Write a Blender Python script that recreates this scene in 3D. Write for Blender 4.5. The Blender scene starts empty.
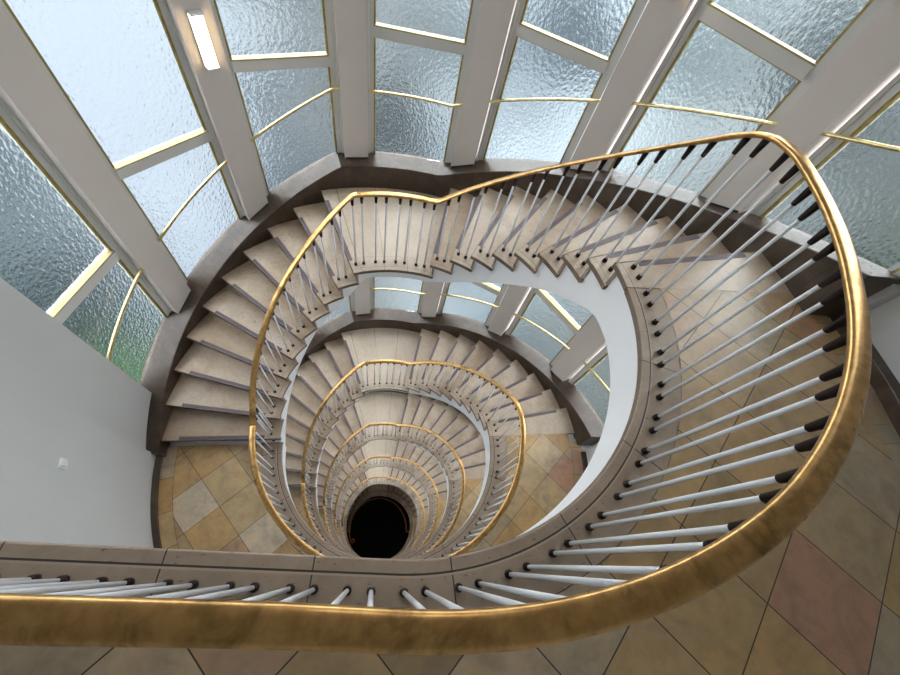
import bpy, bmesh, math, random
from mathutils import Vector, Matrix

random.seed(7)
SC = bpy.context.scene
COL = SC.collection

# ------------------------------------------------------------------ camera
HC = 1.739                     # eye height above the top landing (z = 0)
F, VX, VY = 385.1, 373.3, 562.2
down = Vector(((VX - 450) / F, (VY - 337.5) / F, 1.0)).normalized()
u_ = Vector((0, -1, 0)); wy = (u_ - down * u_.dot(down)).normalized()
wz = -down; wx = wy.cross(wz)
W = Matrix((wx, wy, wz))       # world axes in camera axes (x right, y down, z forward)
right, dn, fwd = W.col[0], W.col[1], W.col[2]
cam = bpy.data.cameras.new('camera'); camo = bpy.data.objects.new('camera', cam); COL.objects.link(camo)
cam.sensor_width = 36; cam.lens = F / 900 * 36; cam.clip_start = 0.02; cam.clip_end = 200
R3 = Matrix((right, -dn, -fwd)).transposed()
camo.matrix_world = Matrix.Translation((0, 0, HC)) @ R3.to_4x4()
SC.camera = camo

# ------------------------------------------------------------------ view
SC.view_settings.view_transform = 'Standard'; SC.view_settings.look = 'None'
SC.view_settings.gamma = 1; SC.view_settings.use_curve_mapping = False
SC.view_settings.exposure = 0.35
SC.cycles.use_denoising = True
SC.cycles.max_bounces = 10; SC.cycles.diffuse_bounces = 6; SC.cycles.sample_clamp_indirect = 6

# ------------------------------------------------------------------ node helpers
def nd(nt, t, **kw):
    n = nt.nodes.new(t)
    for k, v in kw.items():
        if k in n.inputs.keys(): n.inputs[k].default_value = v
        else: setattr(n, k, v)
    return n
def lk(nt, a, b): nt.links.new(a, b)
def mth(nt, op, a, b=None, c=None):
    n = nt.nodes.new('ShaderNodeMath'); n.operation = op
    for i, v in enumerate((a, b, c)):
        if v is None: continue
        if isinstance(v, (int, float)): n.inputs[i].default_value = v
        else: nt.links.new(v, n.inputs[i])
    return n.outputs[0]
def ramp(nt, fac, stops):
    n = nt.nodes.new('ShaderNodeValToRGB'); cr = n.color_ramp
    while len(cr.elements) > 1: cr.elements.remove(cr.elements[0])
    for i, (p, c) in enumerate(stops):
        e = cr.elements[0] if i == 0 else cr.elements.new(p)
        e.position = p; e.color = (*c, 1)
    nt.links.new(fac, n.inputs[0]); return n.outputs[0]
def mixc(nt, fac, a, b, mode='MIX'):
    n = nt.nodes.new('ShaderNodeMix'); n.data_type = 'RGBA'; n.blend_type = mode
    for s, v in ((n.inputs[0], fac), (n.inputs[6], a), (n.inputs[7], b)):
        if isinstance(v, (int, float)): s.default_value = v
        elif isinstance(v, tuple): s.default_value = (*v, 1) if len(v) == 3 else v
        else: nt.links.new(v, s)
    return n.outputs[2]

# ------------------------------------------------------------------ world: overcast sky over dark trees and pale yards
wd = bpy.data.worlds.new('World'); SC.world = wd; wd.use_nodes = True
nt = wd.node_tree; nt.nodes.clear()
tc = nd(nt, 'ShaderNodeTexCoord'); sep = nd(nt, 'ShaderNodeSeparateXYZ'); lk(nt, tc.outputs['Generated'], sep.inputs[0])
az = mth(nt, 'ARCTAN2', sep.outputs[1], sep.outputs[0])
az = mth(nt, 'DIVIDE', az, 2 * math.pi); az = mth(nt, 'FRACT', mth(nt, 'ADD', az, 1.0))
d = lambda deg: deg / 360
low = ramp(nt, az, [(d(0), (.13, .17, .11)), (d(16), (.12, .17, .10)), (d(24), (.15, .16, .16)), (d(38), (.28, .30, .32)), (d(50), (.42, .46, .49)),
                    (d(58), (.50, .56, .62)), (d(66), (.58, .64, .73)), (d(74), (.50, .55, .62)), (d(84), (.31, .335, .36)), (d(97), (.21, .22, .235)),
                    (d(106), (.46, .50, .56)), (d(114), (.66, .72, .84)), (d(126), (.66, .72, .84)), (d(131), (.27, .31, .35)),
                    (d(144), (.13, .17, .185)), (d(200), (.16, .16, .16)), (d(359), (.14, .16, .12))])
nz = nd(nt, 'ShaderNodeTexNoise', Scale=4.6, Detail=3.0, Roughness=.6); lk(nt, tc.outputs['Generated'], nz.inputs['Vector'])
blob = ramp(nt, nz.outputs[0], [(.38, (.26, .29, .31)), (.49, (.95, 1, 1)), (.60, (1.65, 1.65, 1.65))])
calm = ramp(nt, az, [(d(108), (1, 1, 1)), (d(115), (.15, .15, .15)), (d(126), (.15, .15, .15)), (d(131), (1, 1, 1))])
low = mixc(nt, calm, low, blob, 'MULTIPLY')
green = mth(nt, 'MULTIPLY', mth(nt, 'LESS_THAN', sep.outputs[2], -.76), mth(nt, 'GREATER_THAN', az, 132 / 360)); low = mixc(nt, green, low, (.14, .26, .12))
up = mth(nt, 'MULTIPLY', mth(nt, 'ADD', sep.outputs[2], .0), 4.0); upn = nt.nodes[-1]; upn.use_clamp = True
sky = mixc(nt, upn.outputs[0], low, (7.1, 6.95, 7.1))
bg = nd(nt, 'ShaderNodeBackground', Strength=1.0); lk(nt, sky, bg.inputs[0])
wo = nd(nt, 'ShaderNodeOutputWorld'); lk(nt, bg.outputs[0], wo.inputs[0])

# ------------------------------------------------------------------ materials
def mat(name):
    m = bpy.data.materials.new(name); m.use_nodes = True
    nt = m.node_tree; b = nt.nodes['Principled BSDF']
    return m, nt, b
def simple(name, col, rough=.5, metal=0.0, spec=.5):
    m, nt, b = mat(name)
    b.inputs['Base Color'].default_value = (*col, 1); b.inputs['Roughness'].default_value = rough
    b.inputs['Metallic'].default_value = metal; b.inputs['Specular IOR Level'].default_value = spec
    return m
def noise(nt, scale, detail=4, rough=.6, stretch=None, dist=0.0, coord='Object'):
    tc = nd(nt, 'ShaderNodeTexCoord'); v = tc.outputs[coord]
    if stretch:
        mp = nd(nt, 'ShaderNodeMapping'); mp.inputs['Scale'].default_value = stretch; lk(nt, v, mp.inputs[0]); v = mp.outputs[0]
    n = nd(nt, 'ShaderNodeTexNoise', Scale=scale, Detail=detail, Roughness=rough, Distortion=dist); lk(nt, v, n.inputs['Vector'])
    return n.outputs[0]
def paint(name, col, rough=.5, var=.05):
    m, nt, b = mat(name); n = noise(nt, 1.3, 3)
    c = ramp(nt, n, [(.3, tuple(x * (1 - var) for x in col)), (.7, tuple(min(1, x * (1 + var)) for x in col))])
    lk(nt, c, b.inputs['Base Color']); b.inputs['Roughness'].default_value = rough
    bp = nd(nt, 'ShaderNodeBump', Strength=.05, Distance=.004); lk(nt, noise(nt, 90, 2), bp.inputs['Height']); lk(nt, bp.outputs[0], b.inputs['Normal'])
    return m
def lines_uv(nt, us=(), vs=(), uper=None, w=.0025):
    """mask of thin joint lines: v = const lines and u periodic lines"""
    uv = nd(nt, 'ShaderNodeUVMap'); s = nd(nt, 'ShaderNodeSeparateXYZ'); lk(nt, uv.outputs[0], s.inputs[0])
    out = None
    for v0, ww in vs:
        q = mth(nt, 'LESS_THAN', mth(nt, 'ABSOLUTE', mth(nt, 'SUBTRACT', s.outputs[1], v0)), ww)
        out = q if out is None else mth(nt, 'MAXIMUM', out, q)
    if uper:
        q = mth(nt, 'FRACT', mth(nt, 'ADD', mth(nt, 'DIVIDE', s.outputs[0], uper), .5 + 50))
        q = mth(nt, 'LESS_THAN', mth(nt, 'ABSOLUTE', mth(nt, 'SUBTRACT', q, .5)), w / uper)
        out = q if out is None else mth(nt, 'MAXIMUM', out, q)
    return out
def stone(name, c0, c1, c2, rough=.35, joint=None, jv=(), uper=None, jcol=(.05, .04, .035), bump=.15, sc=2.2, pits=True, tint=False):
    m, nt, b = mat(name)
    n = noise(nt, sc, 6, .65, dist=.6); n2 = noise(nt, sc * 9, 4, .7)
    c = ramp(nt, n, [(.25, c0), (.5, c1), (.75, c2)])
    oi = nd(nt, 'ShaderNodeObjectInfo'); c = mixc(nt, 1.0, c, ramp(nt, oi.outputs['Random'], [(0, (.82, .75, .68)), (.5, (1, .98, .96)), (1, (1.06, 1.04, 1.03))]), 'MULTIPLY') if tint else c
    c = mixc(nt, .16, c, ramp(nt, n2, [(.3, (.35, .33, .3)), (.6, (1, 1, 1))]), 'MULTIPLY')
    if pits:
        n3 = noise(nt, 34, 3, .5, stretch=(1, 2.4, 1))
        c = mixc(nt, 1.0, c, ramp(nt, n3, [(.27, (.45, .38, .32)), (.36, (1, 1, 1))]), 'MULTIPLY')
    if jv or uper:
        c = mixc(nt, lines_uv(nt, vs=jv, uper=uper), c, jcol)
    if len(jv) and uper != .247: c = mixc(nt, lines_uv(nt, vs=((jv[0][0] + jv[0][1] * 2.2, jv[0][1]),)), c, c2)  # pale line beside the groove: a highlight on its edge, painted into the colour
    lk(nt, c, b.inputs['Base Color']); b.inputs['Specular IOR Level'].default_value = .36
    lk(nt, ramp(nt, n2, [(.3, (rough * .75,) * 3), (.7, (min(1, rough * 1.35),) * 3)]), b.inputs['Roughness'])
    bp = nd(nt, 'ShaderNodeBump', Strength=bump, Distance=.004); lk(nt, n2, bp.inputs['Height']); lk(nt, bp.outputs[0], b.inputs['Normal'])
    return m
M_tread = stone(tint=True, name='tread_travertine', c0=(.35, .265, .195), c1=(.50, .405, .315), c2=(.60, .515, .42), rough=.32, jv=((.050, .0022),), jcol=(.13, .10, .08))
M_mid = stone('landing_travertine', (.42, .335, .255), (.54, .45, .36), (.63, .545, .45), rough=.32, jv=((.050, .0022), (.19, .0016)), uper=.247, jcol=(.25, .20, .16))
M_side = stone('dark_side_stone', (.115, .080, .058), (.17, .122, .09), (.22, .165, .125), rough=.45)  # darker than the tops, for upright faces of steps and edge stones
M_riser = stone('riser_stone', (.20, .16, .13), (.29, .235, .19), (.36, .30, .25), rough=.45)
M_edge = stone('edge_stone', (.26, .19, .14), (.35, .268, .205), (.43, .34, .265), rough=.38, jv=((.050, .0035), (.2325, .0030)), uper=.52, jcol=(.045, .035, .03))
M_curb = stone('dark_wall_stone', (.034, .022, .016), (.072, .050, .037), (.125, .092, .070), rough=.33, uper=.62, jcol=(.03, .025, .02), bump=.08, sc=3.5, pits=False)
M_ledge = simple('brass_ledge', (.42, .37, .20), .5, 0.6)
M_strip = simple('anti_slip_strip', (.115, .085, .10), .55)
M_white = paint('white_plaster', (.82, .83, .86), .6, .02)
M_wall = paint('white_wall_paint', (.58, .59, .60), .55, .02)
M_pil = paint('warm_grey_paint', (.66, .61, .575), .5, .03)
M_frame = paint('window_frame_paint', (.64, .64, .62), .35, .03)
M_rod = simple('white_enamel', (.80, .82, .86), .25)
M_leather = simple('dark_brown_sleeve', (.020, .011, .009), .6, spec=.25)
M_ceil = simple('ceiling_paint', (.75, .74, .72), .8)
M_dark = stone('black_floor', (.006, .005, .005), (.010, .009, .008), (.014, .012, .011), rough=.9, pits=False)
def brass_mat(name, c, rough, patina):
    m, nt, b = mat(name)
    n = noise(nt, 5.5, 5, .65, dist=1.2); n2 = noise(nt, 26, 4, .6, stretch=(1, 1, 1))
    cc = ramp(nt, n, [(.30, tuple(x * patina for x in c)), (.48, c), (.7, tuple(min(1, x * 1.12) for x in c))])
    cc = mixc(nt, .5, cc, ramp(nt, n2, [(.35, (.5, .44, .38)), (.6, (1, 1, 1))]), 'MULTIPLY')
    lk(nt, cc, b.inputs['Base Color']); b.inputs['Metallic'].default_value = 1
    lk(nt, ramp(nt, n, [(.3, (rough * 1.5,) * 3), (.7, (rough,) * 3)]), b.inputs['Roughness'])
    return m
M_brass = brass_mat('handrail_brass', (.60, .365, .145), .26, .42)
M_brass2 = brass_mat('polished_brass', (.80, .66, .34), .28, .8)
M_bead = brass_mat('aged_brass_bead', (.46, .37, .15), .38, .8)
M_copper = brass_mat('copper_brass', (.62, .25, .10), .35, .6)

def tile_mat():
    m, nt, b = mat('sandstone_tiles')
    at = nd(nt, 'ShaderNodeVertexColor'); at.layer_name = 'tint'
    n = noise(nt, 3.2, 5, .65, dist=.8); n2 = noise(nt, 11, 6, .7, dist=.4)
    c = mixc(nt, .75, at.outputs[0], ramp(nt, n, [(.3, (.62, .58, .50)), (.5, (.95, .92, .86)), (.68, (1.18, 1.05, .80))]), 'MULTIPLY')
    c = mixc(nt, .35, c, ramp(nt, n2, [(.32, (.45, .42, .38)), (.55, (1, 1, 1))]), 'MULTIPLY')
    uv = nd(nt, 'ShaderNodeUVMap'); s = nd(nt, 'ShaderNodeSeparateXYZ'); lk(nt, uv.outputs[0], s.inputs[0])
    out = None
    for k in (0, 1):
        q = mth(nt, 'FRACT', mth(nt, 'ADD', s.outputs[k], 100.5)); q = mth(nt, 'LESS_THAN', mth(nt, 'ABSOLUTE', mth(nt, 'SUBTRACT', q, .5)), .0062)
        out = q if out is None else mth(nt, 'MAXIMUM', out, q)
    c = mixc(nt, out, c, (.035, .028, .022))
    lk(nt, c, b.inputs['Base Color']); lk(nt, ramp(nt, n2, [(.3, (.30,) * 3), (.7, (.48,) * 3)]), b.inputs['Roughness'])
    bp = nd(nt, 'ShaderNodeBump', Strength=.12, Distance=.004); lk(nt, n2, bp.inputs['Height']); lk(nt, bp.outputs[0], b.inputs['Normal'])
    return m
M_tile = tile_mat()

def glass_mat():
    m = bpy.data.materials.new('hammered_glass'); m.use_nodes = True; nt = m.node_tree; nt.nodes.clear()
    tc = nd(nt, 'ShaderNodeTexCoord')
    mp = nd(nt, 'ShaderNodeMapping'); mp.inputs['Scale'].default_value = (1, 1, .75); lk(nt, tc.outputs['Object'], mp.inputs[0])
    vo = nd(nt, 'ShaderNodeTexVoronoi', Scale=40.0); vo.feature = 'SMOOTH_F1'; lk(nt, mp.outputs[0], vo.inputs['Vector'])
    nz = nd(nt, 'ShaderNodeTexNoise', Scale=22.0, Detail=3.0, Roughness=.6); lk(nt, mp.outputs[0], nz.inputs['Vector'])
    h = mth(nt, 'ADD', vo.outputs[0], mth(nt, 'MULTIPLY', nz.outputs[0], .9))
    bp = nd(nt, 'ShaderNodeBump', Strength=.45, Distance=.012); lk(nt, h, bp.inputs['Height'])
    g = nd(nt, 'ShaderNodeBsdfGlass', Roughness=.14, IOR=1.45, Color=(.93, .97, .97, 1)); lk(nt, bp.outputs[0], g.inputs['Normal'])
    o = nd(nt, 'ShaderNodeOutputMaterial'); lk(nt, g.outputs[0], o.inputs[0])
    return m
M_glass = glass_mat()
def lamp_mat(st=9.0, c=(1, .74, .42, 1)):
    m = bpy.data.materials.new('lit_opal_glass'); m.use_nodes = True; nt = m.node_tree; nt.nodes.clear()
    e = nd(nt, 'ShaderNodeEmission', Strength=st, Color=c); o = nd(nt, 'ShaderNodeOutputMaterial'); lk(nt, e.outputs[0], o.inputs[0])
    return m
M_lamp = lamp_mat(); M_fill = lamp_mat(6.0, (1, .93, .84, 1))  # the second one glows on the added ceiling fill light

# ------------------------------------------------------------------ plan of the stairwell
CX, CY = .231, 1.386
RI, RO = 1.358, 2.632
EY, SK = 1.028, -.012
RISE, H = .18, 3.42
NST = 6                                          # storeys seen down the well
FR0, DR, ML, DL = 8.084, 8.174, 108.1, 7.877     # nosing angles in degrees
def dirv(a):
    a = math.radians(a); X, Y = math.cos(a), math.sin(a) * EY
    return Vector((X + SK * Y, Y + SK * X))
def pl(R, a, z=0.0):                             # local to the well centre
    q = dirv(a) * R; return Vector((q.x, q.y, z))
def interp(x, kn):
    if x <= kn[0][0]: return kn[0][1]
    for (x0, y0), (x1, y1) in zip(kn, kn[1:]):
        if x <= x1: return y0 + (y1 - y0) * (x - x0) / (x1 - x0)
    return kn[-1][1]
NOSES = [(FR0 + DR * j, -RISE * j) for j in range(1, 9)] + [(ML, -1.62)] + [(ML + DL * j, -1.62 - RISE * j) for j in range(1, 10)]
KN_NOSE = [(FR0, 0.0), (73.5, -1.62), (ML, -1.62), (179, -H)]
KN_CURB = [(-6, .46), (5.2, .221), (77, -1.315), (102.5, -1.32), (186, -1.32 - .0244 * 83.5)]
KN_SOFF = [(-8, -.40), (1.9, -.43), (6.5, -.49), (12, -.60), (25.7, -.86), (38.9, -1.16), (52.9, -1.46), (64.4, -1.67), (74, -1.775), (103, -1.78), (109.6, -2.02), (127.6, -2.40), (172, -H - .22), (179, -H - .38)]
KN_RAIL = [(-181.0, .945), (-98, .937), (-84, .962), (-65, .992), (-30, 1.0), (-12, 1.017), (-4, 1.025), (1, 1.01), (4.5, .975), (8, .908), (75.2, -.680), (77.2, -.690),
           (105, -.675), (107, -.705), (178.5, -2.44), (181.6, -H + .945)]
def rail_z(a): return sum(interp(a + k * .45, KN_RAIL) for k in (-2, -1, 0, 1, 2)) / 5

# ------------------------------------------------------------------ mesh helpers
def new_obj(name, me, parent=None, loc=None):
    o = bpy.data.objects.new(name, me); COL.objects.link(o)
    if parent is not None: o.parent = parent
    if loc is not None: o.location = loc
    return o
CACHE = {}
def to_mesh(bm, name, mats, smooth=False):
    bmesh.ops.recalc_face_normals(bm, faces=bm.faces)
    me = bpy.data.meshes.new(name); bm.to_mesh(me); bm.free()
    for m in (mats if isinstance(mats, (list, tuple)) else [mats]): me.materials.append(m)
    if smooth:
        for p in me.polygons: p.use_smooth = True
    return me
def cached(key, fn):
    if key not in CACHE: CACHE[key] = fn()
    return CACHE[key]
def bevel(bm, w, seg=2):
    es = [e for e in bm.edges if len(e.link_faces) == 2 and e.calc_face_angle(0) > .6]
    bmesh.ops.bevel(bm, geom=es, offset=w, segments=seg, affect='EDGES', profile=.5)
def fn_(v): return v if callable(v) else (lambda a: v)
def slab(bm, samples, d0, d1, z0, z1, uvs=None, mi=0):
    """solid strip along samples [(base, dir, u)] between offsets d0 and d1, from z0 to z1 (numbers or per-sample lists)"""
    uv = bm.loops.layers.uv.verify()
    n = len(samples); rings = []
    for i, (b, dv, u) in enumerate(samples):
        za = z0[i] if isinstance(z0, list) else z0; zb = z1[i] if isinstance(z1, list) else z1
        e0 = d0[i] if isinstance(d0, list) else d0; e1 = d1[i] if isinstance(d1, list) else d1
        p0, p1 = b + dv * e0, b + dv * e1
        rings.append([bm.verts.new((p0.x, p0.y, za)), bm.verts.new((p1.x, p1.y, za)), bm.verts.new((p1.x, p1.y, zb)), bm.verts.new((p0.x, p0.y, zb))])
    def face(vs, ucs):
        f = bm.faces.new(vs); f.material_index = mi
        for l, c in zip(f.loops, ucs): l[uv].uv = c
    for i in range(n - 1):
        A, B = rings[i], rings[i + 1]; ua, ub = samples[i][2], samples[i + 1][2]
        dd = lambda q, k: (q[k] if isinstance(q, list) else q)
        a0, a1, b0, b1 = dd(d0, i), dd(d1, i), dd(d0, i + 1), dd(d1, i + 1)
        face([A[3], A[2], B[2], B[3]], [(ua, a0), (ua, a1), (ub, b1), (ub, b0)])
        face([A[0], B[0], B[1], A[1]], [(ua, a0), (ub, b0), (ub, b1), (ua, a1)])
        face([A[0], A[3], B[3], B[0]], [(ua, a0), (ua, a0), (ub, b0), (ub, b0)])
        face([A[1], B[1], B[2], A[2]], [(ua, a1), (ub, b1), (ub, b1), (ua, a1)])
    for r, s in ((rings[0], samples[0]), (rings[-1], samples[-1])):
        face(r, [(s[2], 0)] * 4 if mi is None else [(s[2] + .1, 2)] * 4)
def arc(a0, a1, step=2.0):
    n = max(1, int(math.ceil(abs(a1 - a0) / step)))
    return [(Vector((0, 0)) + dirv(a) * RI, dirv(a), math.radians(a) * RI) for a in (a0 + (a1 - a0) * i / n for i in range(n + 1))]
def angs(a0, a1, step=2.0):
    n = max(1, int(math.ceil(abs(a1 - a0) / step))); return [a0 + (a1 - a0) * i / n for i in range(n + 1)]
def tube(bm, pts, nrm, a, b, n=12, cap=True, sq=1.0, mi=0):
    """sweep an oval (half width a along nrm, half height b) along pts"""
    rings = []
    for i, p in enumerate(pts):
        t = (pts[min(i + 1, len(pts) - 1)] - pts[max(i - 1, 0)]).normalized()
        s = nrm[i]; s = (s - t * s.dot(t)).normalized(); w = t.cross(s)
        ring = []
        for k in range(n):
            th = 2 * math.pi * k / n; c, q = math.cos(th), math.sin(th)
            c = math.copysign(abs(c) ** sq, c); q = math.copysign(abs(q) ** sq, q)
            ring.append(bm.verts.new(p + s * (a * c) + w * (b * q)))
        rings.append(ring)
    for A, B in zip(rings, rings[1:]):
        for k in range(n):
            f = bm.faces.new((A[k], A[(k + 1) % n], B[(k + 1) % n], B[k])); f.smooth = True; f.material_index = mi
    if cap:
        for r in (rings[0], rings[-1]):
            f = bm.faces.new(r); f.material_index = mi
def lathe(bm, prof, n=10, mi=0):
    rings = [[bm.verts.new((r * math.cos(2 * math.pi * k / n), r * math.sin(2 * math.pi * k / n), z)) for k in range(n)] for r, z in prof]
    for A, B in zip(rings, rings[1:]):
        for k in range(n):
            f = bm.faces.new((A[k], A[(k + 1) % n], B[(k + 1) % n], B[k])); f.smooth = True; f.material_index = mi
    for r in (rings[0], rings[-1]):
        f = bm.faces.new(r); f.material_index = mi
def box_f(bm, fr, s0, s1, n0, n1, z0, z1, mi=0):
    """box in a frame fr=(origin, tangent, normal); z0/z1 may be (left, right) pairs"""
    o, t, nn = fr
    z0 = z0 if isinstance(z0, tuple) else (z0, z0); z1 = z1 if isinstance(z1, tuple) else (z1, z1)
    P = lambda s, q, z: bm.verts.new((o.x + t.x * s + nn.x * q, o.y + t.y * s + nn.y * q, z))
    v = [P(s0, n0, z0[0]), P(s1, n0, z0[1]), P(s1, n1, z0[1]), P(s0, n1, z0[0]), P(s0, n0, z1[0]), P(s1, n0, z1[1]), P(s1, n1, z1[1]), P(s0, n1, z1[0])]
    for q in ((0, 1, 2, 3), (4, 7, 6, 5), (0, 4, 5, 1), (1, 5, 6, 2), (2, 6, 7, 3), (3, 7, 4, 0)):
        f = bm.faces.new([v[i] for i in q]); f.material_index = mi
def root(name, loc, label, cat, group=None):
    o = bpy.data.objects.new(name, None); COL.objects.link(o); o.location = loc; o.empty_display_size = .1
    o['label'] = label; o['category'] = cat
    if group: o['group'] = group
    return o
def struct(o, label=None):
    o['kind'] = 'structure'
    if label: o['label'] = label
    return o
ORD = ['top', 'second', 'third', 'fourth', 'fifth', 'sixth']
def base(s): return Vector((CX, CY, -H * s))

# ------------------------------------------------------------------ the top landing's straight run (towards the left)
A_ST = -98.0
st_b, st_d = dirv(A_ST) * RI, dirv(A_ST)
st_t = Vector((-1, .1385)).normalized()
ST_LEN = 2.36
def top_samples(a_end=FR0, step=2.0):
    S = arc(a_end, A_ST, step)
    u0 = S[-1][2]
    for k in range(1, 13):
        L = ST_LEN * k / 12; S.append((st_b + st_t * L, st_d, u0 - L))
    return S

# ------------------------------------------------------------------ floors (tiles)
PAL = [(.40, .30, .17), (.43, .34, .21), (.37, .30, .20), (.36, .33, .27), (.42, .37, .30), (.44, .31, .16), (.41, .29, .23), (.33, .30, .24), (.46, .36, .22)]
def tiles_mesh(cells, lattice, over, name, seed):
    """cells: list of quads (4 local xy vectors). lattice(x)-> (origin, u, v) picked per side"""
    bm = bmesh.new(); uv = bm.loops.layers.uv.verify(); cl = bm.loops.layers.float_color.new('tint')
    for q in cells: bm.faces.new([bm.verts.new((p.x, p.y, 0)) for p in q])
    bmesh.ops.remove_doubles(bm, verts=bm.verts, dist=1e-5)
    for side, (o, uu, vv) in enumerate(lattice):
        det = uu.x * vv.y - uu.y * vv.x
        for k in range(-14, 15):
            for (dirn, off) in ((vv, uu * k), (uu, vv * k)):
                fs = [f for f in bm.faces if len(lattice) == 1 or ((f.calc_center_median().x < 0) == (side == 0))]
                geom = fs + list({e for f in fs for e in f.edges}) + list({v for f in fs for v in f.verts})
                nn = Vector((-dirn.y, dirn.x, 0)); c = o + off
                bmesh.ops.bisect_plane(bm, geom=geom, dist=1e-6, plane_co=(c.x, c.y, 0), plane_no=nn)
    for f in bm.faces:
        c = f.calc_center_median(); side = 0 if (len(lattice) == 1 or c.x < 0) else 1
        o, uu, vv = lattice[side]; det = uu.x * vv.y - uu.y * vv.x
        def lc(p):
            dx, dy = p.x - o.x, p.y - o.y
            return ((dx * vv.y - dy * vv.x) / det, (uu.x * dy - uu.y * dx) / det)
        i, j = lc(c); i, j = math.floor(i), math.floor(j)
        col = over.get((side, i, j)) or PAL[random.Random(i * 131 + j * 17 + side * 7 + seed).randrange(len(PAL))]
        for l in f.loops:
            l[uv].uv = lc(l.vert.co); l[cl] = (col[0] * 1.10, col[1] * .98, col[2] * .86, 1)
    # thickness downwards
    r = bmesh.ops.extrude_face_region(bm, geom=bm.faces[:])
    for v in r['geom']:
        if isinstance(v, bmesh.types.BMVert): v.co.z -= .03
    return to_mesh(bm, name, M_tile)
def lat(ox, oy, ang, su, sv, flip):
    u = Vector((math.cos(ang), math.sin(ang))) * su; v = Vector((-math.sin(ang), math.cos(ang))) * sv * flip
    return (Vector((ox - CX, oy - CY)), u, v)
def quads(inner, outer):
    return [(inner[i], outer[i], outer[i + 1], inner[i + 1]) for i in range(len(inner) - 1)]
GREY, PINK, OCH, TAN = (.52, .49, .44), (.44, .29, .23), (.47, .35, .19), (.47, .39, .26)
def border_mesh(a0, a1, r0, r1, name, seed):
    bm = bmesh.new(); uv = bm.loops.layers.uv.verify(); cl = bm.loops.layers.float_color.new('tint')
    aa = angs(a0, a1, 1.6); rnd = random.Random(seed)
    for i, (x, y) in enumerate(zip(aa, aa[1:])):
        if i % 5 == 0: col = rnd.choice(PAL)
        vs = [bm.verts.new(pl(r, a)) for r, a in ((r0, x), (r1, x), (r1, y), (r0, y))]
        f = bm.faces.new(vs)
        for l, c in zip(f.loops, ((i / 5, 0), (i / 5, .31), ((i + 1) / 5, .31), ((i + 1) / 5, 0))): l[uv].uv = c; l[cl] = (col[0] * 1.10, col[1] * .98, col[2] * .86, 1)
    bmesh.ops.remove_doubles(bm, verts=bm.verts, dist=1e-5)
    r = bmesh.ops.extrude_face_region(bm, geom=bm.faces[:])
    for v in r['geom']:
        if isinstance(v, bmesh.types.BMVert): v.co.z -= .03
    return to_mesh(bm, name, M_tile)

# lower landings
aa = angs(-180.6, -.2, 3.0)
def low_tiles():
    inn = [dirv(a) * 1.592 for a in aa]; out = [dirv(a) * 2.53 for a in aa]
    L = [lat(-1.974, 1.040, -.902, .403, .403, 1), lat(2.375, 1.375, -.872, .403, .403, -1)]
    ov = {(0, 0, -1): GREY, (0, 2, 0): GREY, (0, 0, 0): TAN, (0, 1, 0): TAN, (0, 1, -1): OCH, (0, -1, 0): OCH, (0, -1, -1): OCH, (0, -1, 1): TAN,
          (1, 0, 0): (.46, .40, .30), (1, 1, 0): PINK, (1, 0, 1): TAN, (1, 1, 1): TAN, (1, 0, 2): (.44, .36, .24), (1, 1, 2): OCH, (1, -1, 0): OCH}
    return tiles_mesh(quads(inn, out), L, ov, 'landing_tiles', 3)
# top landing
RW = [(3.06, 1.33), (3.03, .63), (2.975, .30), (2.93, -.3), (2.90, -1.55)]       # foot of the wall on the right
def along(path, n_t):
    Ls = [0]
    for p, q in zip(path, path[1:]): Ls.append(Ls[-1] + (q - p).length)
    def at(t):
        x = t * Ls[-1]
        for k in range(len(path) - 1):
            if x <= Ls[k + 1] + 1e-9: return path[k].lerp(path[k + 1], min(1, (x - Ls[k]) / (Ls[k + 1] - Ls[k])))
        return path[-1]
    return at, [l / Ls[-1] for l in Ls]
def match(pa, pb):
    fa, ta = along(pa, 0); fb, tb = along(pb, 0)
    ts = sorted(set(round(t, 6) for t in ta + tb)); return [fa(t) for t in ts], [fb(t) for t in ts]
def top_tiles():
    S = top_samples(a_end=-.2)
    inner = [b + dv * (1.592 - RI) for b, dv, u in S]
    off = Vector((CX, CY))
    path = [Vector(q) - off for q in ((2.945, 1.345), (2.89, .63), (2.83, .30), (2.78, -.3), (2.75, -1.5), (-2.30, -1.5), (-2.30, .10))]
    inner, outer = match(inner, path)
    L = [lat(2.009, .540, -.872, .429, .411, -1)]
    ov = {(0, 1, 1): (.36, .24, .19), (0, 0, 1): (.34, .27, .17), (0, 1, 0): (.36, .31, .22), (0, 2, 0): (.36, .29, .16), (0, 0, 2): (.36, .29, .18),
          (0, -1, -1): (.44, .37, .27), (0, -1, 0): (.42, .34, .23), (0, -2, -1): (.44, .35, .28), (0, -1, -2): (.42, .38, .31), (0, 0, -2): (.42, .35, .25), (0, 0, -3): (.44, .31, .22), (0, -1, -3): (.42, .34, .26), (0, 0, -1): (.40, .33, .23),
          (0, 0, 0): (.40, .31, .19), (0, -1, 1): (.38, .31, .20), (0, -1, 2): (.38, .29, .18), (0, -1, 3): (.36, .33, .28), (0, -2, 4): (.27, .23, .17), (0, -3, 5): (.36, .28, .22), (0, 2, 1): (.32, .31, .26)}
    return tiles_mesh(quads(inner, outer), L, ov, 'top_landing_tiles', 11)

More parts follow.
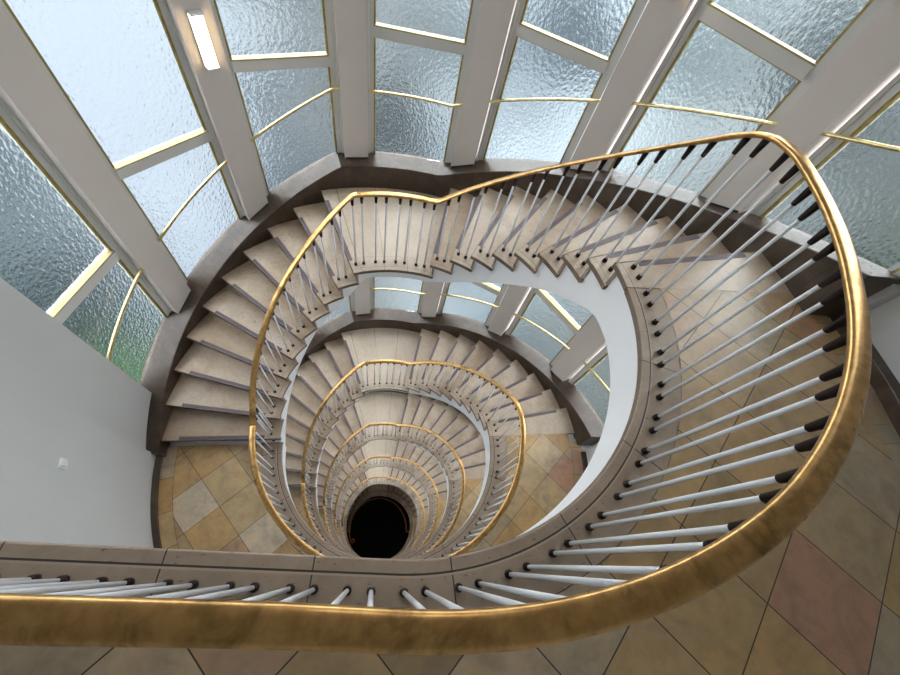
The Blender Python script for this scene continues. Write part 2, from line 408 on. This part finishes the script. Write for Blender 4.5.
struct(new_obj('floor', top_tiles(), loc=base(0)), 'top landing floor of diagonal sandstone tiles')
bm = bmesh.new()                                             # border tiles along the right wall
uvl = bm.loops.layers.uv.verify(); cl = bm.loops.layers.float_color.new('tint')
pi = [(2.945, 1.345), (2.89, .63), (2.83, .30), (2.78, -.3), (2.75, -1.5)]; po = [(3.07, 1.34), (3.04, .63), (2.985, .30), (2.94, -.3), (2.91, -1.5)]
off = Vector((CX, CY)); k = 0
for i in range(4):
    for j in range(3):
        f0, f1 = j / 3, (j + 1) / 3
        q = [Vector(pi[i]).lerp(Vector(pi[i + 1]), f0), Vector(po[i]).lerp(Vector(po[i + 1]), f0), Vector(po[i]).lerp(Vector(po[i + 1]), f1), Vector(pi[i]).lerp(Vector(pi[i + 1]), f1)]
        f = bm.faces.new([bm.verts.new((p.x - CX, p.y - CY, 0)) for p in q]); col = PAL[(k * 5) % 9]; k += 1
        f.normal_update()
        for l, c in zip(f.loops, ((k, .03), (k, .97), (k + 1, .97), (k + 1, .03))): l[uvl].uv = c; l[cl] = (*col, 1)
struct(new_obj('floor', to_mesh(bm, 'border_tiles', M_tile), loc=base(0)))
me_low, me_bord = low_tiles(), border_mesh(-180.6, -3.0, 2.53, 2.70, 'border_ring', 5)
for s in range(1, NST):
    struct(new_obj('floor', me_low, loc=base(s)), ORD[s] + ' landing floor of diagonal sandstone tiles')
    struct(new_obj('floor', me_bord, loc=base(s)))
# the dark ground floor
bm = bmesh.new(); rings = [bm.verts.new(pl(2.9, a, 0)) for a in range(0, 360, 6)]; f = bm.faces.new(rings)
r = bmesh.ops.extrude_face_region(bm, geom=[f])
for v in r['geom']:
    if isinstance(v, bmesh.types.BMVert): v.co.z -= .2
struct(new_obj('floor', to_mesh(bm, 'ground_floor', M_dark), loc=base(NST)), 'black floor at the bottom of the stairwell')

# ------------------------------------------------------------------ landing slabs (white fascia towards the well)
def landing_slab(samples, d1):
    bm = bmesh.new(); slab(bm, samples, .028, d1, -.40, -.031 if False else -.05); return bm
def slab_mesh(S, a_fn):
    bm = bmesh.new(); slab(bm, S, .029, .25, [interp(math.degrees(u / RI), KN_SOFF) if u > 0 or math.degrees(u / RI) > -8 else -.40 for b, d_, u in S], -.05); return bm
bm = landing_slab(arc(-180.6, -8), 2.76 - RI); slab(bm, arc(-8, 6.6, 1.5), .028, 2.66 - RI, [interp(math.degrees(u / RI), KN_SOFF) for b, d_, u in arc(-8, 6.6, 1.5)], -.05)
me_ls = to_mesh(bm, 'landing_slab', M_white)
for s in range(1, NST): struct(new_obj('landing_slab', me_ls, loc=base(s)))
bm = bmesh.new()
S = top_samples(a_end=6.6, step=1.5); slab(bm, S, .028, .25, [interp(math.degrees(u / RI), KN_SOFF) for b, d_, u in S], -.05)
# fill under the tiles out to the walls
inner = [b + dv * .25 for b, dv, u in S]; n = len(inner)
path = [Vector(q) - off for q in ((3.15, 1.75), (3.15, -1.6), (-2.6, -1.6), (-2.6, .1))]
Ls = [0]
for p, q in zip(path, path[1:]): Ls.append(Ls[-1] + (q - p).length)
for z in (-.05, -.40):
    outer = []
    for i in range(n):
        x = Ls[-1] * i / (n - 1)
        for k in range(3):
            if x <= Ls[k + 1] + 1e-9: outer.append(path[k].lerp(path[k + 1], (x - Ls[k]) / (Ls[k + 1] - Ls[k]))); break
    for q in quads(inner, outer): bm.faces.new([bm.verts.new((p.x, p.y, z)) for p in q])
struct(new_obj('landing_slab', to_mesh(bm, 'top_slab', M_white), loc=base(0)), 'white slab edge of the top landing')

# ------------------------------------------------------------------ flights of steps
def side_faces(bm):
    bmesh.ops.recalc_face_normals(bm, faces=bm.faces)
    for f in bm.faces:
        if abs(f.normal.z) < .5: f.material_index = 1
def step_mesh(a_front, a_back, z, mid=False, key=''):
    def f():
        bm = bmesh.new()
        slab(bm, arc(a_back, a_front, 2.4), 0.0, 2.66 - RI, z - .045, z)
        bmesh.ops.remove_doubles(bm, verts=bm.verts, dist=1e-6)
        bevel(bm, .006, 2); side_faces(bm)
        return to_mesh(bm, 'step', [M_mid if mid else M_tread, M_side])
    return cached(('step', key), f)
def strip_mesh(a_front, z, key):
    def f():
        bm = bmesh.new(); da = lambda R, d: math.degrees(d / R)
        vs = []
        for zz in (z - .012, z + .003):
            vs += [bm.verts.new(pl(R, a_front - da(R, dd), zz)) for R, dd in ((1.53, .000), (2.47, .000), (2.47, .042), (1.53, .042))]
        # nudge the front so that it wraps the nosing
        fv = dirv(a_front + 90).normalized() * .003
        for i in (0, 1, 4, 5): vs[i].co.x += fv.x; vs[i].co.y += fv.y
        for i in (0, 1): vs[i].co.z -= .02
        for q in ((0, 1, 2, 3), (4, 7, 6, 5), (0, 4, 5, 1), (1, 5, 6, 2), (2, 6, 7, 3), (3, 7, 4, 0)): bm.faces.new([vs[i] for i in q])
        return to_mesh(bm, 'strip', M_strip)
    return cached(('strip', key), f)
def riser_mesh(a_front, ztop, key):
    def f():
        bm = bmesh.new(); vs = []
        for zz in (ztop - RISE - .002, ztop - .045):
            vs += [bm.verts.new(pl(R, a_front - math.degrees(dd / R), zz)) for R, dd in ((1.372, .030), (2.65, .030), (2.65, .052), (1.372, .052))]
        for q in ((0, 1, 2, 3), (4, 7, 6, 5), (0, 4, 5, 1), (1, 5, 6, 2), (2, 6, 7, 3), (3, 7, 4, 0)): bm.faces.new([vs[i] for i in q])
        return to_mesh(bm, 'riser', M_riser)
    return cached(('riser', key), f)
def body_mesh():
    bm = bmesh.new()
    fronts = [(FR0, 0.0)] + NOSES
    for i in range(1, len(fronts)):
        a0, a1, z = fronts[i - 1][0], fronts[i][0], fronts[i][1]
        b0, b1 = a0 - math.degrees(.04 / 1.4), a1 - math.degrees(.04 / 1.4)
        A = angs(b0, b1, 2.2)
        slab(bm, [(dirv(a) * RI, dirv(a), 0) for a in A], .030, 2.66 - RI, [interp(a, KN_SOFF) for a in A], z - .045)
    A = angs(179 - 1.6, 180.0, 2.0)
    slab(bm, [(dirv(a) * RI, dirv(a), 0) for a in A], .030, 2.66 - RI, [-H - .40] * len(A), -H - .05)
    return to_mesh(bm, 'stair_body', M_white)
me_body = body_mesh()
FL_LABEL = ['topmost winding flight of pale travertine steps, white curved underside', 'second winding flight of pale steps down the well', 'third winding flight of pale steps down the well',
            'fourth winding flight of steps, half way down the well', 'fifth winding flight of steps, small ring near the bottom', 'lowest and darkest winding flight of steps around the black floor']
for s in range(NST):
    fl = root('stair_flight', base(s + 1) , FL_LABEL[s], 'stairs', 'stone stair flights of the stairwell')
    up_ = Vector((0, 0, H))
    def part(name, me, par=None):
        o = new_obj(name, me, fl if par is None else par)
        if par is None: o.location = up_
        return o
    part('stair_body', me_body)
    # top step: the stone strip level with the upper landing
    t = part('step', step_mesh(FR0, -.2, 0.0, key='land')); part('anti_slip_strip', strip_mesh(FR0, 0.0, 'land'), t)
    part('riser', riser_mesh(FR0, 0.0, 'land'))
    prev = FR0
    for j, (a, z) in enumerate(NOSES):
        mid = j == 8
        t = part('mid_landing' if mid else 'step', step_mesh(a, prev - 2.3, z, mid, key=j)); part('anti_slip_strip', strip_mesh(a, z, j), t)
        part('riser', riser_mesh(a, z, j)); prev = a

# edge stone of the landings, with the moulded lip over the well
def edge_mesh(samples):
    bm = bmesh.new(); slab(bm, samples, 0.0, 1.592 - RI, -.05, 0.0)
    bmesh.ops.remove_doubles(bm, verts=bm.verts, dist=1e-6); bevel(bm, .008, 3); side_faces(bm)
    return to_mesh(bm, 'edge_stone', [M_edge, M_side])
me_e0 = edge_mesh(top_samples(a_end=-.3)); me_e1 = edge_mesh(arc(-.3, -180.9))
for s in range(NST): struct(new_obj('trim_1', me_e0 if s == 0 else me_e1, loc=base(s)), ORD[s] + ' landing edge stone of grey brown marble')

# ------------------------------------------------------------------ railings
def baluster_me(hgt, simple_):
    def rod():
        bm = bmesh.new(); lathe(bm, [(.0083, .012), (.0083, hgt - .01)], 10)
        if simple_:
            lathe(bm, [(.013, 0), (.013, .03)], 6, 1); lathe(bm, [(.0115, hgt - .08), (.0145, hgt)], 6, 1)
        return to_mesh(bm, 'rod', [M_rod, M_leather])
    def cap():
        bm = bmesh.new(); lathe(bm, [(.0125, 0), (.0165, .003), (.0165, .018), (.0135, .034), (.0100, .036)], 10); return to_mesh(bm, 'cap', M_leather)
    def sl():
        bm = bmesh.new(); lathe(bm, [(.0095, hgt - .086), (.0115, hgt - .083), (.0160, hgt - .01), (.0160, hgt)], 10); return to_mesh(bm, 'sleeve', M_leather)
    k = round(hgt, 3)
    return cached(('rod', k, simple_), rod), (None if simple_ else cached('cap', cap)), (None if simple_ else cached(('sl', k), sl))
RB = 1.463
def baluster_list(top):
    L = []
    fr = FR0
    for (a, z) in [(FR0, 0.0)] + NOSES:
        if z == -1.62: L += [(x, z) for x in (105.9, 102.5, 97.4, 93.7, 88.7, 84.9, 79.8, 76.2)]
        else: L += [(a - 2.15, z), (a - 5.4, z)]
    for i in range(1, 24 if not top else 14):
        c = 4.3 - 8.17 * i
        if top and i > 12: continue
        L += [(c + 1.6, 0.0), (c - 1.6, 0.0)]
    return L
RL_LABEL = ['nearest railing with thick brass handrail and white balusters round the top landing', 'second brass railing down the well, below the nearest one', 'third brass railing down the well',
            'fourth brass railing down the well', 'fifth brass railing, small ring deep in the well', 'sixth and lowest winding railing, above the copper ring']
def rail_section(pts, nrm):
    bm = bmesh.new(); tube(bm, pts, nrm, .0315, .0135, 20, sq=.72)
    # thin joint collars where lengths of rail meet
    return bm
for s in range(NST):
    rr = root('stair_railing', base(s), RL_LABEL[s], 'railing', 'brass railings of the stairwell')
    A = angs(181.6, -178.4 if s else A_ST, 1.0)
    def rail_me():
        pts = [pl(RB + .004, a, rail_z(a) - .012) for a in A]; nr = [pl(1, a) for a in A]
        if s == 0:
            b = dirv(A_ST) * RB
            for k in range(1, 13):
                q = b + st_t * (ST_LEN * k / 12); pts.append(Vector((q.x, q.y, .94 - .012))); nr.append(pl(1, A_ST))
        bm = rail_section(pts, nr)
        return to_mesh(bm, 'handrail', M_brass)
    hr = new_obj('handrail', cached(('rail', s == 0), rail_me), rr)
    def put(p, hgt, ang):
        simple_ = s >= 3
        a_, b_, c_ = baluster_me(hgt, simple_)
        o = new_obj('baluster', a_, rr, p)
        if not simple_:
            new_obj('foot_cap', b_, o); new_obj('sleeve', c_, o)
    for a, z in baluster_list(s == 0):
        put(pl(RB, a, z), round(rail_z(a) - .022 - z, 3), a)
    if s == 0:
        b = dirv(A_ST) * RB
        for xp in (-.008, -.094, -.212, -.295, -.416, -.498, -.619, -.701, -.823, -.907, -1.024, -1.108, -1.23, -1.313, -1.435, -1.518, -1.64, -1.722, -1.84, -1.93, -2.05):
            L = ((xp - CX) - b.x) / st_t.x; q = b + st_t * L
            put(Vector((q.x, q.y, 0)), round(.94 - .022, 3), 0)
        for a in (-100.2,): pass

# ------------------------------------------------------------------ the dark stone curb / sill that climbs with the stairs
A = angs(-3.7, 182.0, 1.9)
def curb_mesh():
    bm = bmesh.new()
    d0 = [RO + .012 - RI] * len(A); d1 = [(2.94 if a < 169.5 else 2.80) - RI for a in A]
    zt = [interp(a, KN_CURB) for a in A]; zb = [max(interp(a, KN_NOSE) - .30, -H - .03) if a > 0 else -.02 for a in A]
    slab(bm, [(dirv(a) * RI, dirv(a), math.radians(a) * 2.7) for a in A], d0, d1, zb, zt)
    bmesh.ops.remove_doubles(bm, verts=bm.verts, dist=1e-6); bevel(bm, .008, 2)
    return to_mesh(bm, 'curb', M_curb)
me_curb = curb_mesh()
def beam_mesh(bot):
    bm = bmesh.new(); B = angs(-5.0, 181.0, 2.0)
    slab(bm, [(dirv(a) * RI, dirv(a), 0) for a in B], 2.655 - RI, 2.965 - RI, [interp(a, KN_SOFF) for a in B], [interp(a, KN_NOSE) - .032 for a in B])

    return to_mesh(bm, 'beam', M_wall)
me_beam = beam_mesh(0)
for s in range(NST):
    struct(new_obj('windowsill', me_curb, loc=base(s)), 'dark brown stone sill climbing with the ' + ORD[s] + ' flight')
    struct(new_obj('beam', me_beam, loc=base(s)))

# ------------------------------------------------------------------ windows, pilasters, guard bars, lamps
BAY = [162.0, 136.5, 111.1, 85.05, 58.9, 32.35, 6.0]
ZT = [-1.43, -.82, -.27, .01, .29, .88, 1.22]
PIL = [(BAY[i] + BAY[i + 1]) / 2 for i in range(6)]
def frame_at(a, R):
    q = pl(R, a); t = (pl(R, a - .5) - pl(R, a + .5)); t = Vector((t.x, t.y)).normalized(); nn = Vector((q.x, q.y)).normalized()
    nn = Vector((-t.y, t.x)); 
    if nn.dot(Vector((q.x, q.y))) < 0: nn = -nn
    return (Vector((q.x, q.y)), t, nn)
def ang_of(fr, s_):
    p = fr[0] + fr[1] * s_; X = (p.x - SK * p.y); Y = (p.y - SK * p.x) / EY
    return math.degrees(math.atan2(Y, X))
def top_of(a, s):                                     # underside of what stands above the window
    return 3.0 if s == 0 else interp(a, KN_SOFF) + H
def window_meshes(i, s):
    fr = frame_at(BAY[i], 2.875); hw, fw = .515, .075; zt = ZT[i]
    zc = lambda x: interp(ang_of(fr, x), KN_CURB) - .01
    tp = lambda x: top_of(ang_of(fr, x), s) + .03
    g0, g1 = -hw + fw, hw - fw
    B = bmesh.new()
    for a, b in ((-hw, g0), (g1, hw)):
        box_f(B, fr, a, b, -.02, .06, (zc(a), zc(b)), (tp(a), tp(b)))
        c, e = (a, a + .030) if a < 0 else (b - .030, b)
        box_f(B, fr, c, e, -.034, -.02, (zc(c), zc(e)), (tp(c), tp(e)))
    box_f(B, fr, g0, g1, -.040, .06, zt - .095, zt - .006)
    frame = to_mesh(B, 'frame', M_frame)
    B = bmesh.new(); w = .018
    for a, b in ((g0, g0 + w), (g1 - w, g1)):
        box_f(B, fr, a, b, -.014, .012, (zc(a), zc(b)), zt - .095); box_f(B, fr, a, b, -.014, .012, zt, (tp(a), tp(b)))
    box_f(B, fr, g0, g1, -.014, .012, zt - .107, zt - .093)
    box_f(B, fr, g0, g1, -.036, .030, zt - .008, zt + .006, 1)
    bead = to_mesh(B, 'bead', [M_bead, M_ledge])
    def pane(za, zb):
        B = bmesh.new(); box_f(B, fr, g0 + .004, g1 - .004, .014, .022, za, zb); return to_mesh(B, 'pane', M_glass)
    lowp = pane((zc(g0), zc(g1)), zt - .05); upp = pane(zt - .04, (tp(g0), tp(g1)))
    return frame, bead, lowp, upp
NWIN = 5
for s in range(NWIN):
    for i in range(7):
        fm, bd, lp, up2 = cached(('win', i, s == 0), lambda: window_meshes(i, s))
        w = struct(new_obj('window_%d' % (i + 1), fm, loc=base(s)))
        new_obj('brass_bead', bd, w); new_obj('pane', lp, w); new_obj('pane', up2, w)
    for i, a in enumerate(PIL):
        def pm():
            fr = frame_at(a, 2.785); B = bmesh.new(); hw = .137
            zc = lambda x: interp(ang_of(fr, x), KN_CURB) - .01; tp = lambda x: top_of(ang_of(fr, x), s) + .03
            box_f(B, fr, -hw, hw, 0, .36, (zc(-hw), zc(hw)), (tp(-hw), tp(hw)))
            box_f(B, fr, -hw + .012, hw - .004, -.004, .02, (zc(-hw), zc(hw)), (zc(-hw) + .028, zc(hw) + .028), 1)
            return to_mesh(B, 'pilaster', [M_pil, M_curb])
        struct(new_obj('pilaster', cached(('pil', i, s == 0), pm), loc=base(s)))
BN = ['leftmost window', 'second window from the left', 'third window from the left', 'middle window above the half landing', 'third window from the right', 'second window from the right', 'rightmost window']
for s in range(3):
    for i in range(7):
        def gm():
            a0 = BAY[i] - 10.7 + (0 if i < 6 else 3); a1 = BAY[i] + 10.7 - (3.4 if i == 0 else 0)
            a0 = max(a0, -3); B = bmesh.new(); aa_ = angs(a0, a1, 1.0)
            pts = [pl(2.815, a, interp(a, KN_CURB) + interp(a, [(10, .67), (85, .765), (165, .81)])) for a in aa_]
            tube(B, pts, [pl(1, a) for a in aa_], .019, .013, 12); return to_mesh(B, 'guard_bar', M_brass2)
        o = new_obj('guard_bar', cached(('gb', i), gm), loc=base(s))
        o['label'] = 'thin curved brass bar across the %s of the %s storey' % (BN[i], ORD[s]); o['category'] = 'guard bar'; o['group'] = 'brass guard bars across the windows'
def lamp(s, i, z0, R=2.785):
    fr = frame_at(PIL[i], R)
    r = root('wall_lamp', base(s) + Vector((fr[0].x, fr[0].y, z0)), '', 'lamp', 'lit wall lamps on the pilasters')
    nn = -fr[2]; fl_ = (Vector((0, 0)), fr[1], nn)
    def dif():
        B = bmesh.new(); n = 10; rings = []
        for zz, k in ((.012, 1), (.375, 1)):
            rings.append([B.verts.new((fr[1].x * .05 * math.cos(t) * k + nn.x * (.022 + .05 * math.sin(t) * k), fr[1].y * .05 * math.cos(t) * k + nn.y * (.022 + .05 * math.sin(t) * k), zz)) for t in [math.pi * q / n for q in range(n + 1)]])
        for q in range(n): f = B.faces.new((rings[0][q], rings[0][q + 1], rings[1][q + 1], rings[1][q])); f.smooth = True
        B.faces.new(rings[0]); B.faces.new(rings[1]); return to_mesh(B, 'diffuser', M_lamp)
    def bk():
        B = bmesh.new(); box_f(B, fl_, -.053, .053, 0, .022, 0, .387); box_f(B, fl_, -.050, .050, .02, .074, .376, .387); box_f(B, fl_, -.050, .050, .02, .074, 0, .011)
        return to_mesh(B, 'back_plate', M_rod)
    new_obj('back_plate', cached(('lb', i), bk), r); new_obj('diffuser', cached(('ld', i), dif), r); return r
lamp(0, 1, -.235)['label'] = 'glowing tubular wall lamp on the pale pilaster at top left'
lamp(0, 4, .86)['label'] = 'glowing tubular wall lamp high on the pilaster right of centre'
for s in range(1, 5):  # the deepest pair of this loop is added to brighten the well's bottom
    lamp(s, 1, -.235)['label'] = 'glowing wall lamp on the left pilaster of the %s storey, under the steps' % ORD[s]
    lamp(s, 4, .86)['label'] = 'glowing wall lamp on the right pilaster of the %s storey, under the steps' % ORD[s]

lamp(5, 1, .9, 2.665)['label'] = 'added fill lamp on the windowless wall of the lowest storey, left of the black floor'  # this pair is added to light the copper ring
lamp(5, 4, 1.6, 2.665)['label'] = 'added fill lamp on the windowless wall of the lowest storey, right of the black floor'
# ------------------------------------------------------------------ walls
def cyl(a0, a1, z0, z1, R=2.728, th=.3):
    B = bmesh.new(); S = [(dirv(a) * RI, dirv(a), 0) for a in angs(a0, a1, 2.0)]
    slab(B, S, R - RI, R + th - RI, z0, z1); return B
B = cyl(181.6, 354.6, -H, -.40)
S_ = [(dirv(a) * RI, dirv(a), 0) for a in angs(169.4, 181.6, 2.0)]; slab(B, S_, 2.782 - RI, 3.03 - RI, -H, -.40)
me_w = to_mesh(B, 'curved_wall', M_wall)   # one storey of curved wall, from a landing up to the slab above
for s in range(NST):
    struct(new_obj('wall_front', me_w, loc=base(s)), 'smooth white curved wall of the %s storey' % ORD[s])
me_wf = to_mesh(cyl(169.4, 354.6, -.40, 0.0), 'curved_wall', M_wall)
for s in range(1, NST): struct(new_obj('wall_front', me_wf, loc=base(s)))
struct(new_obj('wall_left', to_mesh(cyl(169.4, 207, -.40, 3.0), 'curved_wall', M_wall), loc=base(0)), 'smooth white wall left of the leftmost window')
# windowless lowest storey
def low_wall():
    B = bmesh.new(); A = angs(-6, 170, 2.0)
    slab(B, [(dirv(a) * RI, dirv(a), 0) for a in A], 2.67 - RI, 2.96 - RI, -H, [H + interp(a, KN_SOFF) + .02 for a in A]); return B
struct(new_obj('wall_back', to_mesh(low_wall(), 'curved_wall', M_wall), loc=base(NST - 1)))
B = bmesh.new()
pp = [Vector(q) - off for q in ((3.20, 1.30), (3.13, .94), (3.115, .63), (3.06, .30), (3.01, -.3), (2.98, -1.6))]
nrms = [Vector((1, 0))] * 6
slab(B, [(p, Vector((1, 0)), 0) for p in pp], 0, .3, -.4, 3.0)
struct(new_obj('wall_right', to_mesh(B, 'right_wall', M_wall), loc=base(0)), 'white wall right of the rightmost window')
B = bmesh.new(); slab(B, [(p, Vector((1, 0)), p.y) for p in pp], -.085, 0.002, -.01, .085)
bmesh.ops.remove_doubles(B, verts=B.verts, dist=1e-6); bevel(B, .006, 2)
struct(new_obj('baseboard_right', to_mesh(B, 'right_base', M_curb), loc=base(0)))
B = bmesh.new(); fr = (Vector((0, 0)), Vector((1, 0)), Vector((0, 1)))
box_f(B, fr, -2.9, 3.1, -1.56 - CY - .3, -1.56 - CY, -.4, 3.0)
struct(new_obj('wall_back', to_mesh(B, 'rear_wall', M_wall), loc=base(0)))
B = bmesh.new(); p0 = pl(2.728, 206.5); box_f(B, fr, p0.x - .35, p0.x, -1.56 - CY, p0.y, -.4, 3.0)
struct(new_obj('wall_left', to_mesh(B, 'left_wall', M_wall), loc=base(0)))
B = bmesh.new(); box_f(B, fr, -3.3, 3.3, -3.4, 3.4, 3.0, 3.2)
struct(new_obj('ceiling', to_mesh(B, 'ceiling', M_ceil), loc=base(0)), 'plain white ceiling over the stairwell')
B = bmesh.new(); S = [(dirv(a) * RI, dirv(a), math.radians(a) * 2.7) for a in angs(181.6, 354.0, 2.0)]
slab(B, S, 2.674 - RI, 2.729 - RI, -.01, .05)
bmesh.ops.remove_doubles(B, verts=B.verts, dist=1e-6); bevel(B, .005, 2)
me_bb = to_mesh(B, 'base', M_curb)
for s in range(1, NST): struct(new_obj('baseboard_front', me_bb, loc=base(s)))

# round fill light added over the well, out of view, to brighten the interior
for x, y, lab in ((.25, 1.6, 'added round fill light over the open well, out of view'),):
    r = root('ceiling_fill', Vector((x, y, 3.0)), lab, 'lamp')
    B = bmesh.new(); lathe(B, [(.30, -.03), (.30, 0)], 32); new_obj('mount', to_mesh(B, 'mount', M_rod), r)
    B = bmesh.new(); lathe(B, [(.10, -.115), (.20, -.105), (.26, -.075), (.28, -.03)], 32); new_obj('fill_shade', to_mesh(B, 'shade', M_fill), r)
# plastered end of the sill block where it meets the wall on the right
struct(new_obj('wall_right', to_mesh(cyl(-4.6, -3.72, 0.0, .368, 2.87, .35), 'wall_end', M_wall), loc=base(0)))
for s in range(1, NST): struct(new_obj('wall_right', to_mesh(cyl(-4.6, -3.72, 0.0, .368, 2.87, .25), 'wall_end', M_wall), loc=base(s)))
# light switch on the curved wall
fr = frame_at(-169.9, 2.728); ls = root('light_switch', base(0) + Vector((fr[0].x, fr[0].y, -1.915)), 'small white light switch on the bare wall at left', 'light switch')
nn = -fr[2]; fl_ = (Vector((0, 0)), fr[1], nn)
B = bmesh.new(); box_f(B, fl_, -.042, .042, 0, .012, -.042, .042); bevel(B, .004, 2); new_obj('plate', to_mesh(B, 'plate', M_rod), ls)
B = bmesh.new(); box_f(B, fl_, -.026, .026, .010, .026, -.030, .030); bevel(B, .004, 2); new_obj('rocker', to_mesh(B, 'rocker', M_rod), ls)

# copper railing round the opening in the ground floor
rr = root('ring_railing', base(NST), 'dim copper ring rail at the very bottom, round the black floor', 'railing')
A = angs(-8, 196, 3.0); B = bmesh.new()
pts = [pl(1.37, a, .92) for a in A]; tube(B, pts, [pl(1, a) for a in A], .03, .018, 12)
pts = [pl(1.37, -8, .92), pl(RB + .10, -9, .92), pl(RB + .24, -9, .92)]; tube(B, pts, [Vector((0, 1, 0))] * 3, .03, .018, 12)
cpt = []
for k in range(11):
    t = math.radians(36 * k); r_ = .11 * (1 - k * .06); c0 = pl(1.27, 198, .90)
    q = Vector((-math.cos(t) * r_, -math.sin(t) * r_, 0)); cpt.append(c0 + q)
tube(B, cpt, [(p - c0).normalized() for p in cpt], .022, .018, 10)
new_obj('handrail', to_mesh(B, 'ring', M_copper), rr)
B = bmesh.new(); lathe(B, [(.010, 0), (.010, .905)], 6); me_p = to_mesh(B, 'dark_rod', M_leather)  # rods coloured dark to stand for the gloom at the bottom
for a in angs(-8, 196, 7.2): new_obj('baluster', me_p, rr, pl(1.37, a, 0))
